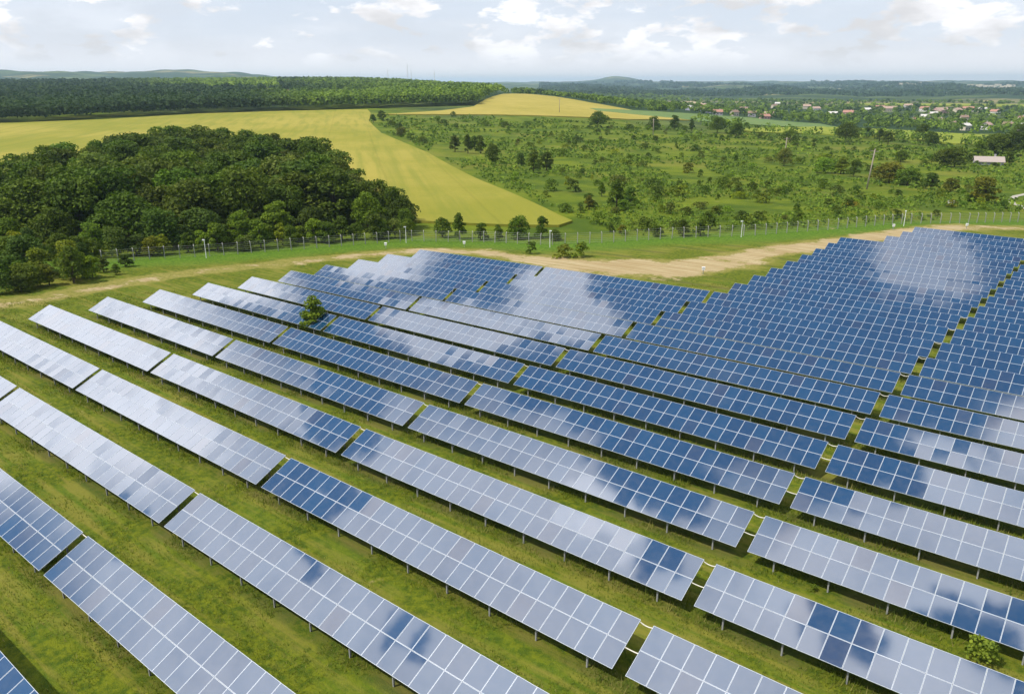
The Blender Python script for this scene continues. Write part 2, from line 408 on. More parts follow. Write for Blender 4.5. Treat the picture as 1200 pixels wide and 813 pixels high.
# ------------------------------------------------------------------ ground
TRACK = [(-190,-20),(-140,14),(-106,33),(-107.5,40),(-110.5,50),(-111,61),(-109,71),(-106.5,82),(-104.5,90),(-100.5,99),(-90.4,103.6),(-74.3,103),(-64,104.5),(-57,111),(-52.3,117),(-48.5,131),(-42,145),(-37,158),(-27.5,179),(-16.6,189),(0,200),(40,205)]
TRACK2 = [(-70,102),(-61,103),(-54.5,106.5),(-51,113),(-49.5,121)]
FENCE = [(-150,33),(-138,44),(-128.4,54.6),(-126.2,62.0),(-122.3,69.0),(-118.1,81.4),(-113.1,95.0),(-109.5,104.0),(-98.2,112.6),(-84.5,116.5),(-77.7,123.0),(-69.1,133.7),(-56.6,145.5),(-46.0,160.5),(-36.9,175.6),(-27.6,187),(-18.0,202),(-6,214),(12,228)]
def build_ground():
    rr = np.concatenate([[0.5], np.geomspace(4, 16000, 470)])
    th = np.concatenate([np.arange(-180, -52, 4.0), np.arange(-52, 52, .30), np.arange(52, 180, 4.0)])
    nr, nt = len(rr), len(th)
    X, Y = pol(rr[:, None], th[None, :]); Z = hz(X, Y)
    Rg = np.broadcast_to(rr[:, None], X.shape); Tg = np.broadcast_to(th[None, :], X.shape)
    idx = np.arange(nr*nt).reshape(nr, nt)
    a = idx[:-1, :]; b = idx[1:, :]
    F = np.stack([a, np.roll(a, -1, 1), np.roll(b, -1, 1), b], -1).reshape(-1, 4)[:, ::-1]
    dist = polydist(X, Y, TRACK); dist2 = polydist(X, Y, TRACK2)
    wid = 1.9+3.7*np.exp(-((X+60)/16)**2-((Y-106)/12)**2)+1.3*np.exp(-((X+45)/14)**2-((Y-138)/18)**2)+1.2*np.exp(-((X+30)/16)**2-((Y-178)/14)**2)
    dirt = np.clip(1.25-dist/wid*.62, 0, 1); dirt = np.maximum(dirt, np.clip(1.1-dist2/3.5*.6, 0, 1))
    fd = polydist(X, Y, FENCE)
    inside = inpoly(X, Y, FENCE+[(60, 200), (60, -60), (-260, -60)])
    lush = np.clip(1.2-fd/11, 0, 1)
    lush = np.where(inside, lush, np.clip(1.0-fd/10, 0, 1))*np.clip(1-dirt, 0, 1)
    scrub = np.where(inside, 0, np.clip(fd/8, 0, 1))
    far = np.clip((Rg-620-120*np.sin(Tg*.4))/160, 0, 1)
    arr = ((X > -93.5) & (X < 14) & (Y > 2) & (Y < 164)).astype(float)
    me = np_mesh('ground', np.stack([X, Y, Z], -1).reshape(-1, 3), F, [M_GROUND],
                 {'dirt': dirt.ravel(), 'lush': lush.ravel(), 'scrub': scrub.ravel(), 'far': far.ravel(), 'grassy': np.maximum(np.clip((-99-X)/10, 0, 1), .6*np.clip((Y-168)/8, 0, 1)*(X > -60)).ravel(), 'array': arr.ravel()}, smooth=True)
    tag(link('ground', me), kind='structure')
build_ground()

def field(name, poly, step, h, m, label, cat='field'):
    """a crop stand: real height above the ground, with a skirt down its edge"""
    P = []
    k = len(poly)
    for i in range(k):
        x1, y1 = poly[i]; x2, y2 = poly[(i+1) % k]; L = math.hypot(x2-x1, y2-y1); ns = max(1, int(L/step))
        for j in range(ns):
            f = j/ns; P.append((x1+(x2-x1)*f, y1+(y2-y1)*f))
    nb = len(P)
    xs = [p[0] for p in P]; ys = [p[1] for p in P]
    gx, gy = np.meshgrid(np.arange(min(xs), max(xs), step), np.arange(min(ys), max(ys), step))
    gx = gx.ravel(); gy = gy.ravel()
    ok = inpoly(gx, gy, poly) & (polydist(gx, gy, P+[P[0]]) > step*.5)
    P += list(zip(gx[ok].tolist(), gy[ok].tolist()))
    v2, e2, f2, *_ = geometry.delaunay_2d_cdt([Vector(p) for p in P], [(i, (i+1) % nb) for i in range(nb)], [], 1, 1e-4)
    v2 = np.array([tuple(v) for v in v2]); z = hz(v2[:, 0], v2[:, 1])
    V = np.column_stack([v2, z+h]).tolist(); F = [list(f) for f in f2]
    nv = len(V)
    V += [(v2[i, 0], v2[i, 1], z[i]-.4) for i in range(nb)]
    F += [[i, (i+1) % nb, nv+(i+1) % nb, nv+i] for i in range(nb)]
    F = [[int(i) for i in f] for f in F]
    o = link(name, np_mesh(name, V, F, [m], smooth=False))
    return tag(o, kind='structure')
FIELD1 = [(-366,100),(-640,178),(-580,197),(-566.6,257.5),(-578.9,336.8),(-552.5,393.7),(-513.9,450.1),(-470,415),(-407.2,357.4),(-330,298),(-241.0,243.1),(-163.9,187.8),(-112,153),(-96.5,142.0),(-95.5,135.5),(-111.7,126.5),(-126,119.5),(-165,137),(-210,158),(-250,174),(-288,166),(-277,125),(-300,100)]
FIELD2 = [(-452,410),(-453,474),(-474,538),(-543,637),(-640,783),(-668,870),(-612,853),(-484.6,739.8),(-401,688),(-340.7,660.7),(-313.6,648.5),(-328.7,564.6),(-371.5,507.4)]
field('wheat_field', FIELD1, 9, .55, M_WHEAT, '')
field('hill_field', FIELD2, 12, .8, M_WHEAT2, '')
field('green_field', [(-418.9,639.7),(-377.7,731.9),(-348.1,855.7),(-272.2,850.5),(-233.6,780.3),(-262,706),(-307.1,643.3),(-397.5,621.3)], 14, .9, M_GREENCROP, '')
field('bright_field', [(-252,590),(-249.4,780.4),(-184.4,770),(-127.1,725),(-72,690),(-50,585),(-94.3,559.7),(-140.7,609.3),(-197.4,619.9),(-228.6,564.4)], 14, .9, M_YELLOWGREEN, '')
field('stubble_field', [(-1061,1649),(-900,1829),(-780,1688),(-790,1500),(-880,1480)], 30, 1.5, M_TAN, '')
field('valley_field', [(-560,1960),(-330,2060),(-40,2040),(-60,1850),(-330,1850),(-540,1800)], 40, 2.0, M_YELLOWGREEN, '')
field('road', [(-13.7,213.3),(-22.2,249.6),(-26.2,258.4),(-27.8,267.5),(-27.8,278.9),(-25.6,289.9),(-20.5,309.7),(-22.2,310.3),(-27.3,290.4),(-29.5,279.2),(-29.5,267.3),(-27.8,258),(-23.9,249),(-15.4,213)], 2.5, .06, M_ROAD, '')

# ------------------------------------------------------------------ solar tables
TILT, SLANT, PITCHY, Y0 = 0.43058, 2.66495, 6.41014, 11.38440
LOWH = 0.86
MW, MH, MT = 1.01, SLANT/2, .04
ct, st = math.cos(TILT), math.sin(TILT)
def module_mesh(w, name):
    mb = MB(); fw = .017
    x, y = w/2-.006, MH/2-.006; xi, yi = x-fw, y-fw
    o = [(-x,-y,0),(x,-y,0),(x,y,0),(-x,y,0)]; i = [(-xi,-yi,0),(xi,-yi,0),(xi,yi,0),(-xi,yi,0)]
    ig = [(a, b, -.005) for a, b, _ in i]; lo = [(a, b, -MT) for a, b, _ in o]
    for k in range(4):
        j = (k+1) % 4
        mb.poly([o[k], o[j], i[j], i[k]], 1)
        mb.poly([i[k], i[j], ig[j], ig[k]], 1)
        mb.poly([lo[k], lo[j], o[j], o[k]], 1)
    mb.poly(ig, 0); mb.poly(lo[::-1], 2)
    return mb.mesh(name, [M_GLASS, M_ALU, M_BACK])
_mods = {}
def get_module(w):
    k = round(w, 3)
    if k not in _mods: _mods[k] = module_mesh(k, 'solar_module')
    return _mods[k]
def post_mesh(h, name):
    mb = MB()
    for (cx, cy, dx_, dy_) in ((0, .036, .075, .008), (0, -.036, .075, .008), (-.030, 0, .008, .064)):
        mb.box((cx, cy, h/2-.2), (dx_, dy_, h+.4))
    return mb.mesh(name, [M_STEEL])
Q1, Q2 = .30, 2.15
P_FRONT = post_mesh(LOWH+Q1*st-.11, 'front_post'); P_REAR = post_mesh(LOWH+Q2*st-.11, 'rear_post')
def bays(nm):
    k = max(2, round(nm/3)); return [nm/k*(i+.5) for i in range(k)] if nm > 4 else [nm/2]
_frames = {}
def frame_mesh(nm, w):
    key = (nm, round(w, 3))
    if key not in _frames:
        mb = MB()
        def P(x, q, off): return (x, q*ct+off*st, LOWH+q*st-off*ct)
        for q in (.32, 1.0, 1.66, 2.34):
            mb.beam(P(.02, q, .068), P(nm*w-.02, q, .068), .05, .05)
        for b in bays(nm):
            mb.beam(P(b*w, .1, .13), P(b*w, 2.56, .13), .06, .07)
            mb.beam((b*w, Q1*ct, .35), P(b*w, Q2-.35, .15), .035, .035)
        _frames[key] = mb.mesh('support_frame', [M_STEEL])
    return _frames[key]
GAP = {0: .53389, 1: .57053, 2: .66456}; SK = {-1: .0095, 0: .0095, 1: .023576, 2: .090668, 3: .09}
X1, L0, L1 = -39.78699, 25.87907, 26.26
ORD = {-2: 'nearest corner', -1: 'second-nearest'}
def table(row, x0, x1, nm, label):
    y = Y0+PITCHY*row
    z0, z1 = gz(x0, y), gz(x1, y)
    w = (x1-x0)/nm
    root = thing('solar_table', label, 'solar table', (x0, y, z0), (0, -math.atan2(z1-z0, x1-x0), 0), 'solar tables standing in rows on the grass')
    jt = rng.normal(0, .002); sg = .0068 if row < 5 else .0045 if row < 9 else .0032   # smaller tilt scatter in back rows, for less blocky cloud reflections
    me = get_module(round(w, 2))
    for j in range(2):
        for i in range(nm):
            q = (j+.5)*MH
            link('solar_module', me, root, ((i+.5)*w, q*ct, LOWH+q*st), (TILT+jt+rng.normal(0, sg), rng.normal(0, sg), 0))
    link('support_frame', frame_mesh(nm, w), root)
    dzdy = float(hz(x0, y+2)-hz(x0, y))/2
    for b in bays(nm):
        for q, pm, nme in ((Q1, P_FRONT, 'front_post'), (Q2, P_REAR, 'rear_post')):
            link(nme, pm, root, (b*w, q*ct, 0))
    return root
CABLES = []
def sk(k, r): return SK[k]*(r-5)
LEFT_END = {3: -92.95, 4: -92.98, 5: -93.02, 6: -92.80, 7: -92.6, 8: -92.66, 9: -92.84, 10: -92.96, 11: -93.3, 12: -92.36}
words = ['first','second','third','fourth','fifth','sixth','seventh','eighth','ninth','tenth','eleventh','twelfth','thirteenth','fourteenth','fifteenth','sixteenth','seventeenth','eighteenth','nineteenth','twentieth','twenty-first','twenty-second','twenty-third','twenty-fourth','twenty-fifth','twenty-sixth','twenty-seventh']
TONE = {(-1, 0): 'white cloud glare', (0, 0): 'white cloud glare', (1, 0): 'grey cloud sheen', (2, 0): 'grey cloud sheen'}
def tone(col, r):
    if col == -1: return 'cloud-whitened'
    if col == 0: return 'cloud-whitened' if r < 2 else ('white and blue' if r < 10 else 'mostly blue')
    if col == 1: return 'pale grey' if r < 3 else ('grey and blue' if r < 6 else 'deep blue')
    return 'pale grey' if r < 5 else ('blue and grey' if r < 9 else 'deep blue')
COLTXT = {-1: 'left of the left aisle', 0: 'between the left and middle aisles', 1: 'between the middle and right aisles', 2: 'right of the right aisle'}
def frust(x, y, z):
    f = Vector((math.sin(HEAD)*math.cos(PITCH), math.cos(HEAD)*math.cos(PITCH), -math.sin(PITCH))); r_ = Vector((math.cos(HEAD), -math.sin(HEAD), 0)); u = r_.cross(f)
    v = Vector((x, y, z-CAMH)); w = v @ f
    return 600+FPX*(v @ r_)/w, 406.5-FPX*(v @ u)/w, w
def seen(x0, x1, y):
    for k in range(14):
        x = x0+(x1-x0)*k/13
        for yy, dzz in ((y, .86), (y+2.4, 1.96)):
            a, b, w = frust(x, yy, gz(x, yy)+dzz)
            if w > 1 and -12 < a < 1212 and b < 825: return True
    return False
for r in range(-2, 24):
    for col in (-1, 0, 1, 2):
        nm = 26
        if col == 1:
            x0 = X1+sk(1, r); x1 = X1+L1+sk(2, r)
            if r > 20:
                nm = {21: 20, 22: 19, 23: 18}[r]; x0 = {21: -33.4, 22: -32.25, 23: -31.65}[r]
        elif col == 0:
            x1 = X1-GAP[1]+sk(1, r); x0 = X1-GAP[1]-L0+sk(0, r)
        elif col == -1:
            x1 = X1-GAP[1]-L0-GAP[0]+sk(0, r); x0 = LEFT_END.get(r, x1-26.0)
        else:
            x0 = X1+L1+GAP[2]+sk(2, r); x1 = x0+26.26
        y = Y0+PITCHY*r
        if (col < 1 and r > 12) or not seen(x0, x1, y): continue
        lab = '%s table, %s row from bottom edge, %s' % (tone(col, r), words[r+2], COLTXT[col])
        table(r, x0, x1, nm, lab)
# cables sagging from table to table across the aisles
def cable(k, r, q, xl, xr, sag, label):
    y = Y0+PITCHY*r+q*ct
    za = gz(xl, y-q*ct)+LOWH+q*st-.05; zb = gz(xr, y-q*ct)+LOWH+q*st-.05
    mb = MB(); pts = []
    for i in range(13):
        f = i/12; pts.append(((xl-.06)*(1-f)+(xr+.06)*f, y+.05*math.sin(math.pi*f), za*(1-f)+zb*f-sag*4*f*(1-f)))
    mb.tube(pts, .028, 6)
    tag(link('cable', mb.mesh('cable', [M_CONDUIT], True)), label, 'cable', 'conduits bridging the aisles between tables')
for r in range(0, 8):
    xr = X1+sk(1, r)
    cable(1, r, 2.6, xr-GAP[1], xr, .10, 'pale conduit bridging the middle aisle at the top of the %s row from the bottom' % words[r+2])
for r in range(2, 14):
    xl = X1+L1+sk(2, r)
    cable(2, r, 2.6, xl, xl+GAP[2], .14, 'pale conduit bridging the right aisle at the top of the %s row from the bottom' % words[r+2])
    if r < 7:
        cable(2, r, 1.2, xl, xl+GAP[2], .07, 'lower conduit bridging the right aisle halfway down the %s row from the bottom' % words[r+2])

# ------------------------------------------------------------------ foliage
def leaf_quads(P, Nn, size, jitter=.9, aspect=.72):
    """one bent quad per point; normals biased along Nn"""
    k = len(P)
    d = Nn+rng.normal(0, jitter, (k, 3)); d /= np.linalg.norm(d, axis=1)[:, None]+1e-9
    a = np.cross(d, rng.normal(0, 1, (k, 3))); a /= np.linalg.norm(a, axis=1)[:, None]+1e-9
    b = np.cross(d, a)
    s = (size*rng.uniform(.6, 1.35, k))[:, None]
    c = s*aspect
    V = np.stack([P-a*s*.5, P+b*c*.5-d*s*.12, P+a*s*.5, P-b*c*.5-d*s*.12], 1).reshape(-1, 3)
    F = np.arange(4*k).reshape(k, 4)
    return V, F
def blob_points(centres, radii, counts, squash=.8, shell=.35):
    PP = []; NN = []; TT = []
    for c, r, k in zip(centres, radii, counts):
        d = rng.normal(0, 1, (k, 3)); d /= np.linalg.norm(d, axis=1)[:, None]
        d[:, 2] = np.where(d[:, 2] < -.35, -d[:, 2], d[:, 2])
        rad = r*(1-shell*rng.random(k)**1.6)*(1+.13*np.sin(d[:, 0]*7+c[0]*3)*np.sin(d[:, 1]*6+c[1]*5+d[:, 2]*5))
        PP.append(np.asarray(c)+d*rad[:, None]*np.array([1, 1, squash])); NN.append(d)
        TT.append(np.clip(rng.normal(.45, .22, k)+rng.normal(0, .12), 0, 1))
    return np.concatenate(PP), np.concatenate(NN), np.concatenate(TT)
def crown(name, H, Wd, base, nblob, nleaf, leaf, seed, top=.6, m=None, dome=False):
    """lumpy crown made of leaf sprays gathered round many branch ends"""
    global rng
    keep = rng; rng = np.random.default_rng(seed)
    cs = []; rs = []
    for i in range(nblob):
        f = (i+.5)/nblob
        ph = i*2.39996+rng.normal(0, .35)
        t = base+(H-base)*(.12+.76*f)+rng.normal(0, .03*H)
        prof = math.sin(math.pi*min(1, max(.06, ((t-base)/(H-base))**top*.93+.05)))**.7
        if dome: prof = math.sqrt(max(.04, 1-((t-base)/(H-base))**2))*rng.uniform(.75, 1.0)
        rad = Wd/2*prof*rng.uniform(.40, .90)
        cs.append((math.cos(ph)*rad, math.sin(ph)*rad, t)); rs.append(Wd*rng.uniform(.10, .27))
    cs.append((0, 0, H-Wd*.16)); rs.append(Wd*.17)
    rs = np.array(rs); cnt = (nleaf*rs**2/(rs**2).sum()).astype(int)+2
    P, Nn, Tt = blob_points(cs, rs, cnt)
    P[:, 2] = np.maximum(P[:, 2], base*.6)
    Nn = Nn*1.0+np.array([0, 0, .35])
    V, F = leaf_quads(P, Nn, leaf)
    me = np_mesh(name, V, F, [m or M_LEAF], {'tint': np.repeat(Tt, 4)})
    rng = keep
    return me, cs
def trunk(name, H, base, cs, rad, seed):
    rs = random.Random(seed); mb = MB()
    top = H*.72
    pts = [(0, 0, -.4)]+[(rs.gauss(0, .03)*H*f, rs.gauss(0, .03)*H*f, top*f) for f in (.25, .5, .75, 1)]
    mb.tube(pts, [rad*1.25, rad, rad*.8, rad*.55, rad*.3], 7)
    for c in cs[::2]:
        z = max(base*.7, c[2]*rs.uniform(.45, .7)); f = z/top
        i = min(3, int(f*4)); p = Vector(pts[i+1])*.5+Vector(pts[i])*.5; p.z = min(z, top)
        e = Vector(c); mid = (p+e)/2+Vector((0, 0, .05*H))
        mb.tube([p, mid, e], [rad*.4, rad*.26, rad*.08], 5)
    return mb.mesh(name, [M_BARK], True)
TREES = []
for i, (H, Wd, base, nb, nl, lf) in enumerate([(10, 8.5, .7, 30, 4200, .50), (11, 8.4, 1.0, 34, 4400, .50), (9, 9.2, .5, 28, 4200, .50), (10.5, 7.4, .7, 30, 3800, .48), (10, 9.5, .9, 36, 4600, .52)]):
    cm, cs = crown('crown', H, Wd, base, nb, nl, lf, 100+i)
    TREES.append((H, cm, trunk('trunk', H, base, cs, .20, 50+i)))
SMALL = []
for i, (H, Wd, base, nb, nl, lf) in enumerate([(5, 4.6, .05, 20, 2500, .30), (5, 3.6, .05, 18, 2200, .28), (5, 5.4, .0, 22, 2700, .32), (5, 3.0, .1, 18, 2000, .27), (5, 4.0, .05, 16, 2200, .33)]):
    cm, cs = crown('crown', H, Wd, base, nb, nl, lf, 200+i, dome=True)
    SMALL.append((H, cm, trunk('trunk', H, base, cs, .11, 70+i)))
SHRUBS = []
for i, (H, Wd, nb, nl, lf) in enumerate([(2, 2.6, 9, 520, .26), (2, 2.0, 8, 460, .24), (2, 3.4, 10, 560, .28), (2, 2.2, 7, 420, .26)]):
    cm, cs = crown('shrub', H, Wd, .05, nb, nl, lf, 300+i, dome=True)
    SHRUBS.append((H, cm))
TINTS = {'pale': (2.3, 2.0, 2.6), 'dark': (.82, .82, .66), 'mid': (.95, .95, .95), 'light': (1.55, 1.42, 1.2), 'yellow': (2.1, 1.65, 1.0), 'grey': (1.25, 1.05, 2.1), 'brown': (1.75, 1.15, 1.3), 'blue': (.80, .92, 1.5)}
TWORD = {'pale': 'pale green', 'dark': 'dark green', 'mid': 'mid-green', 'light': 'bright green', 'yellow': 'yellow-green', 'grey': 'grey-green', 'brown': 'brownish', 'blue': 'bluish green'}
def plant(lib, name, x, y, h, tint, label, cat, group=None, wf=1.0):
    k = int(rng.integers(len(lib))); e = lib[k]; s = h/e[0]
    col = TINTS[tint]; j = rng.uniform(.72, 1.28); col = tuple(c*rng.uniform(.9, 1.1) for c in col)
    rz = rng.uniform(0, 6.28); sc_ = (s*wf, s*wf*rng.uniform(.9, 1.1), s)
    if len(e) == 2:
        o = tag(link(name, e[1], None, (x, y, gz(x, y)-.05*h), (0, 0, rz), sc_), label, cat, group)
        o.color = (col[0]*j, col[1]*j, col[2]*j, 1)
        return o
    root = thing(name, label, cat, (x, y, gz(x, y)), (0, 0, rz), group, sc_)
    c = link('crown', e[1], root); c.color = (col[0]*j, col[1]*j, col[2]*j, 1)
    link('trunk', e[2], root)
    return root
def poisson(poly, spacing, tries=6000):
    xs = [p[0] for p in poly]; ys = [p[1] for p in poly]; out = []
    X = rng.uniform(min(xs), max(xs), tries); Y = rng.uniform(min(ys), max(ys), tries); ok = inpoly(X, Y, poly)
    for x, y in zip(X[ok], Y[ok]):
        if all((x-a)**2+(y-b)**2 > spacing**2 for a, b in out): out.append((x, y))
    return out
def walk(line, step):
    out = []; acc = 0.0; line = [Vector(p) for p in line]
    for a, b in zip(line[:-1], line[1:]):
        L = (b-a).length; d = (b-a)/L; s = acc
        while s < L: p = a+d*s; out.append((p.x, p.y)); s += step
        acc = s-L
    return out
def side(x, y):
    b = float(bearing(x, y))
    return 'far left' if b < -22 else 'left' if b < -8 else 'middle' if b < 8 else 'right' if b < 22 else 'far right'
# the copse on the left
COPSE = [(-123,36),(-129,50),(-139,59),(-133,72),(-128,85),(-122.5,99),(-119.5,109),(-142,121),(-165,134),(-205,154),(-245,170),(-280,162),(-270,127),(-228,88),(-204,62),(-205,20),(-165,-20),(-140,0)]
EXTRA = [(-117.5,111.5,4.6,'mid'),(-121,114,6.4,'dark'),(-127,117.5,7.6,'dark'),(-134,119.5,8.6,'mid'),(-114,109,3.2,'light')]
for (x, y) in poisson(COPSE, 6.6, 9000):
    d = float(polydist(np.array([x]), np.array([y]), FENCE)[0]); b = float(bearing(x, y))
    near = d < 16
    h = rng.uniform(5.5, 8.0) if near else rng.uniform(9.0, 13.2)
    if b > -11: h = min(h, 5.2+d*.16)
    if b < -27 and d < 20: h *= .72
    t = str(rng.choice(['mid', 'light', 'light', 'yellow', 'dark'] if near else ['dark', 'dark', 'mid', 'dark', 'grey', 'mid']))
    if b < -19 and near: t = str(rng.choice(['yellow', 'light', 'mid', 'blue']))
    near and None
    lab = '%s broadleaf tree %s of the copse, %s' % (TWORD[t], 'on the front edge' if near else 'deep inside' if d < 55 else 'near the back edge',
          'at its left end' if b < -27 else 'left of its centre' if b < -20 else 'right of its centre' if b < -12 else 'at its right end')
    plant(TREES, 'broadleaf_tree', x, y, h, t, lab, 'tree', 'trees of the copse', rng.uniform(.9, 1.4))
for (x, y, h, t) in EXTRA:
    plant(TREES, 'broadleaf_tree', x, y, h, t, '%s broadleaf tree in the tapering right tip of the copse' % TWORD[t], 'tree', 'trees of the copse')
for (x, y) in walk([(-152,36),(-140,48),(-131,57),(-128.5,63),(-125,70),(-121,83),(-116,96),(-112.5,105)], 2.6):
    x += float(rng.normal(-2.2, 1.3)); y += float(rng.normal(.3, .8)); t = str(rng.choice(['mid', 'light', 'yellow', 'dark', 'grey', 'blue'], p=[.22, .28, .26, .08, .1, .06]))
    h = float(rng.uniform(2.2, 5.2)); b = float(bearing(x, y))
    plant(SMALL, 'bush', x, y, h, t, '%s %s undergrowth bush behind the fence, %s' % ('tall' if h > 3 else 'low', TWORD[t], 'at the left end of the copse' if b < -25 else 'below the middle of the copse' if b < -15 else 'below the right end of the copse'), 'bush', 'undergrowth bushes of the copse', rng.uniform(1, 1.6))
# hand-placed plants: x, y, height, tint, width, label
P_ = [
 (-239.5,259.1,8.6,'dark',1.0,'tree'),(-230.9,258.0,9.8,'dark',1.0,'tree'),(-227.8,262.9,9.0,'dark',.9,'tree'),(-197.5,234.9,9.0,'dark',.8,'tree'),(-167.3,221.2,9.6,'dark',1.1,'tree'),(-169.5,231.9,7.6,'dark',1,'tree'),
 (-184.8,236.4,5.9,'mid',1,'tree'),(-97.9,162.8,8.8,'dark',.85,'tree'),(-98.3,170.0,5.4,'mid',1,'tree'),(-103.7,159.6,4.2,'brown',1.2,'tree'),(-102.8,154.6,3.1,'grey',1.3,'tree'),(-113,180,4.7,'dark',1,'tree'),(-106,163,4.0,'dark',1.2,'tree'),(-243,276,7.0,'dark',.9,'tree'),
 (-399,354,6.5,'dark',1.3,'tree'),(-413,374,7.6,'dark',1.3,'tree'),(-311.7,295.6,5.4,'grey',1.5,'tree'),(-277,276.7,4.3,'grey',1.3,'tree'),(-294.7,461.2,12.5,'dark',1.25,'tree'),(-269.5,492.5,10,'mid',1,'tree'),(-263.5,512.2,11.5,'dark',.8,'tree'),(-250.9,513.2,10,'dark',.8,'tree'),
 (-236.3,523,12.5,'mid',1,'tree'),(-207.6,488.4,11,'dark',1.3,'tree'),(-173.8,490.9,9,'mid',1.4,'tree'),(-155,540,13.8,'dark',1.3,'tree'),(-158.9,602.5,9,'mid',1.4,'tree'),(-139.9,561.8,10,'dark',1.2,'tree'),(-127.7,533.7,9,'mid',1.3,'tree'),(-119.5,586.9,13,'dark',1.1,'tree'),(-104,536,10,'mid',1.3,'tree'),
 (-87.1,391.3,6.0,'dark',1.5,'tree'),(-66.8,376.6,9.0,'dark',1.1,'tree'),(-63.2,380,9.6,'dark',1.0,'tree'),(-66,453,9.5,'mid',1.5,'tree'),(-61.4,473.1,12.5,'dark',1.2,'tree'),(-54.7,479.5,13.5,'dark',1.3,'tree'),(-63.7,592.7,15,'dark',1.3,'tree'),(-44,470,12,'dark',1.3,'tree'),(-61.5,408,5.2,'dark',1.2,'tree'),(-47.5,411,7.0,'dark',1.3,'tree'),(-58,399,2.4,'mid',1.6,'tree'),(-51,397,2.0,'mid',1.6,'tree'),(-90,313,8.0,'light',1.4,'tree'),(-95.9,311.8,6.5,'light',1.4,'tree'),(-83.4,306.4,7.2,'mid',1.3,'tree'),
 (-68.2,293,7.6,'brown',1.7,'tree'),(-61.2,288.5,6.2,'mid',1.6,'tree'),(-52.3,280.2,6.3,'mid',1.6,'tree'),(-46,277,5.0,'brown',1.6,'tree'),(-33.5,252,8.6,'brown',1.75,'tree'),(-117.6,328.3,8.8,'grey',.8,'tree'),
 (-67.7,137.9,4.0,'dark',1.25,'tree'),(-65,140,3.6,'dark',1.25,'tree'),(-71.9,135.4,2.6,'mid',1.5,'tree'),(-82.6,135.4,2.1,'mid',1.5,'tree'),(-79.5,134.6,2.1,'brown',1.5,'tree'),
 (-107.3,111.8,4.0,'dark',1.0,'line'),(-103.5,112.6,5.3,'dark',1.0,'line'),(-99.6,114.6,3.4,'dark',1.1,'line'),(-98.6,118.8,2.7,'mid',1.2,'line'),(-93.7,119.2,4.3,'dark',1.1,'line'),(-90.5,122.6,4.4,'dark',1.1,'line'),(-86.4,121.3,2.2,'mid',1.5,'line'),(-96,116,2.6,'dark',1.2,'line')]
for (x, y, h, t, wf, kind) in P_:
    if kind == 'line':
        lab = '%s %s tree in the short line just beyond the fence' % ('taller' if h > 3.6 else 'low', TWORD[t])
        plant(SMALL, 'small_tree', x, y, h, t, lab, 'tree', 'small trees along the fence', wf)
    else:
        r = math.hypot(x, y); h *= .84; wf *= rng.uniform(.9, 1.25)
        lab = '%s %s tree standing in the rough pasture, %s, %s part' % ('tall' if h > 9 else 'squat' if wf > 1.25 else 'upright', TWORD[t],
               'close behind the fence' if r < 200 else 'at its middle distance' if r < 340 else 'towards its far edge' if r < 500 else 'along its far edge', side(x, y))
        plant(SMALL if h < 9 else TREES, 'pasture_tree', x, y, h, t, lab, 'tree', 'trees in the rough pasture', wf)
plant(SMALL[3:4], 'young_tree', -69.6, 51.2, 4.2, 'light', 'bright green young tree growing up between the solar rows at the left aisle', 'tree', None, 1.3)
plant(SHRUBS, 'flowering_bush', -1.45, 36.2, 1.45, 'pale', 'bright green bush with pale blossom among the near panels at the right', 'bush', None, 1.15)
plant(SHRUBS, 'bush', -69.2, 93.4, 1.3, 'dark', 'low dark bush filling the gap between the rearmost tables', 'bush', None, 1.3)
plant(SHRUBS, 'bush', -9.2, 36.9, .38, 'light', 'low leafy weed clump in the grass below a pale grey table', 'weed', None, 1.4)
plant(SHRUBS, 'bush', -81.6, 107.2, 2.4, 'mid', 'small upright green bush on the lush strip before the fence', 'bush', None, .8)
plant(SHRUBS, 'bush', -74.7, 107.6, 2.4, 'brown', 'wide brown-topped bush on the lush strip before the fence', 'bush', None, 1.6)
plant(SHRUBS, 'bush', -72.4, 109.2, 2.8, 'light', 'pale green bush close behind the brown-topped bush', 'bush', None, 1.2)
for (x, y, h, t, wf, lab) in [(-113.5,34.5,5.2,'blue',1.1,'tall bluish bush at the left edge beside the dirt track'), (-115,38.8,3.3,'dark',1.4,'low dark bush between two taller ones beside the dirt track'), (-114.8,44.5,5.4,'mid',1.05,'tall rounded green bush where the track leaves the copse'),
      (-115.4,41.5,3.0,'brown',1.4,'low brownish bush beside the dirt track'), (-120.5,51.2,2.4,'dark',1.5,'dark spreading bush near the left end of the fence'), (-122.8,55.6,2.0,'mid',1.5,'low green bush just before the left fence posts'),
      (-127,51,4.0,'blue',1.2,'bluish green bush behind the left fence posts'), (-122,43,4.6,'light',1.2,'bright leafy bush behind the track-side bushes'), (-119,31,5.5,'blue',1.2,'bluish bush partly cut by the left edge of the picture'),
      (-117.5,38,4.4,'mid',1.4,'green bush between the track-side bushes and the copse, far left'), (-118,46,4.2,'dark',1.3,'dark bush behind the rounded one at the end of the track-side row'), (-124,48,5.0,'yellow',1.3,'yellow-green bush where the fence disappears into the copse'),
      (-117.2,51.5,1.7,'mid',1.5,'small green bush at the right end of the track-side row'), (-113.2,37.2,2.4,'grey',1.4,'low grey-green bush right beside the dirt track'), (-116.8,48,3.4,'light',1.2,'bright green bush just right of the tall rounded bush')]:
    plant(SMALL, 'bush', x, y, h, t, lab, 'bush', 'bushes where the copse meets the track', wf)
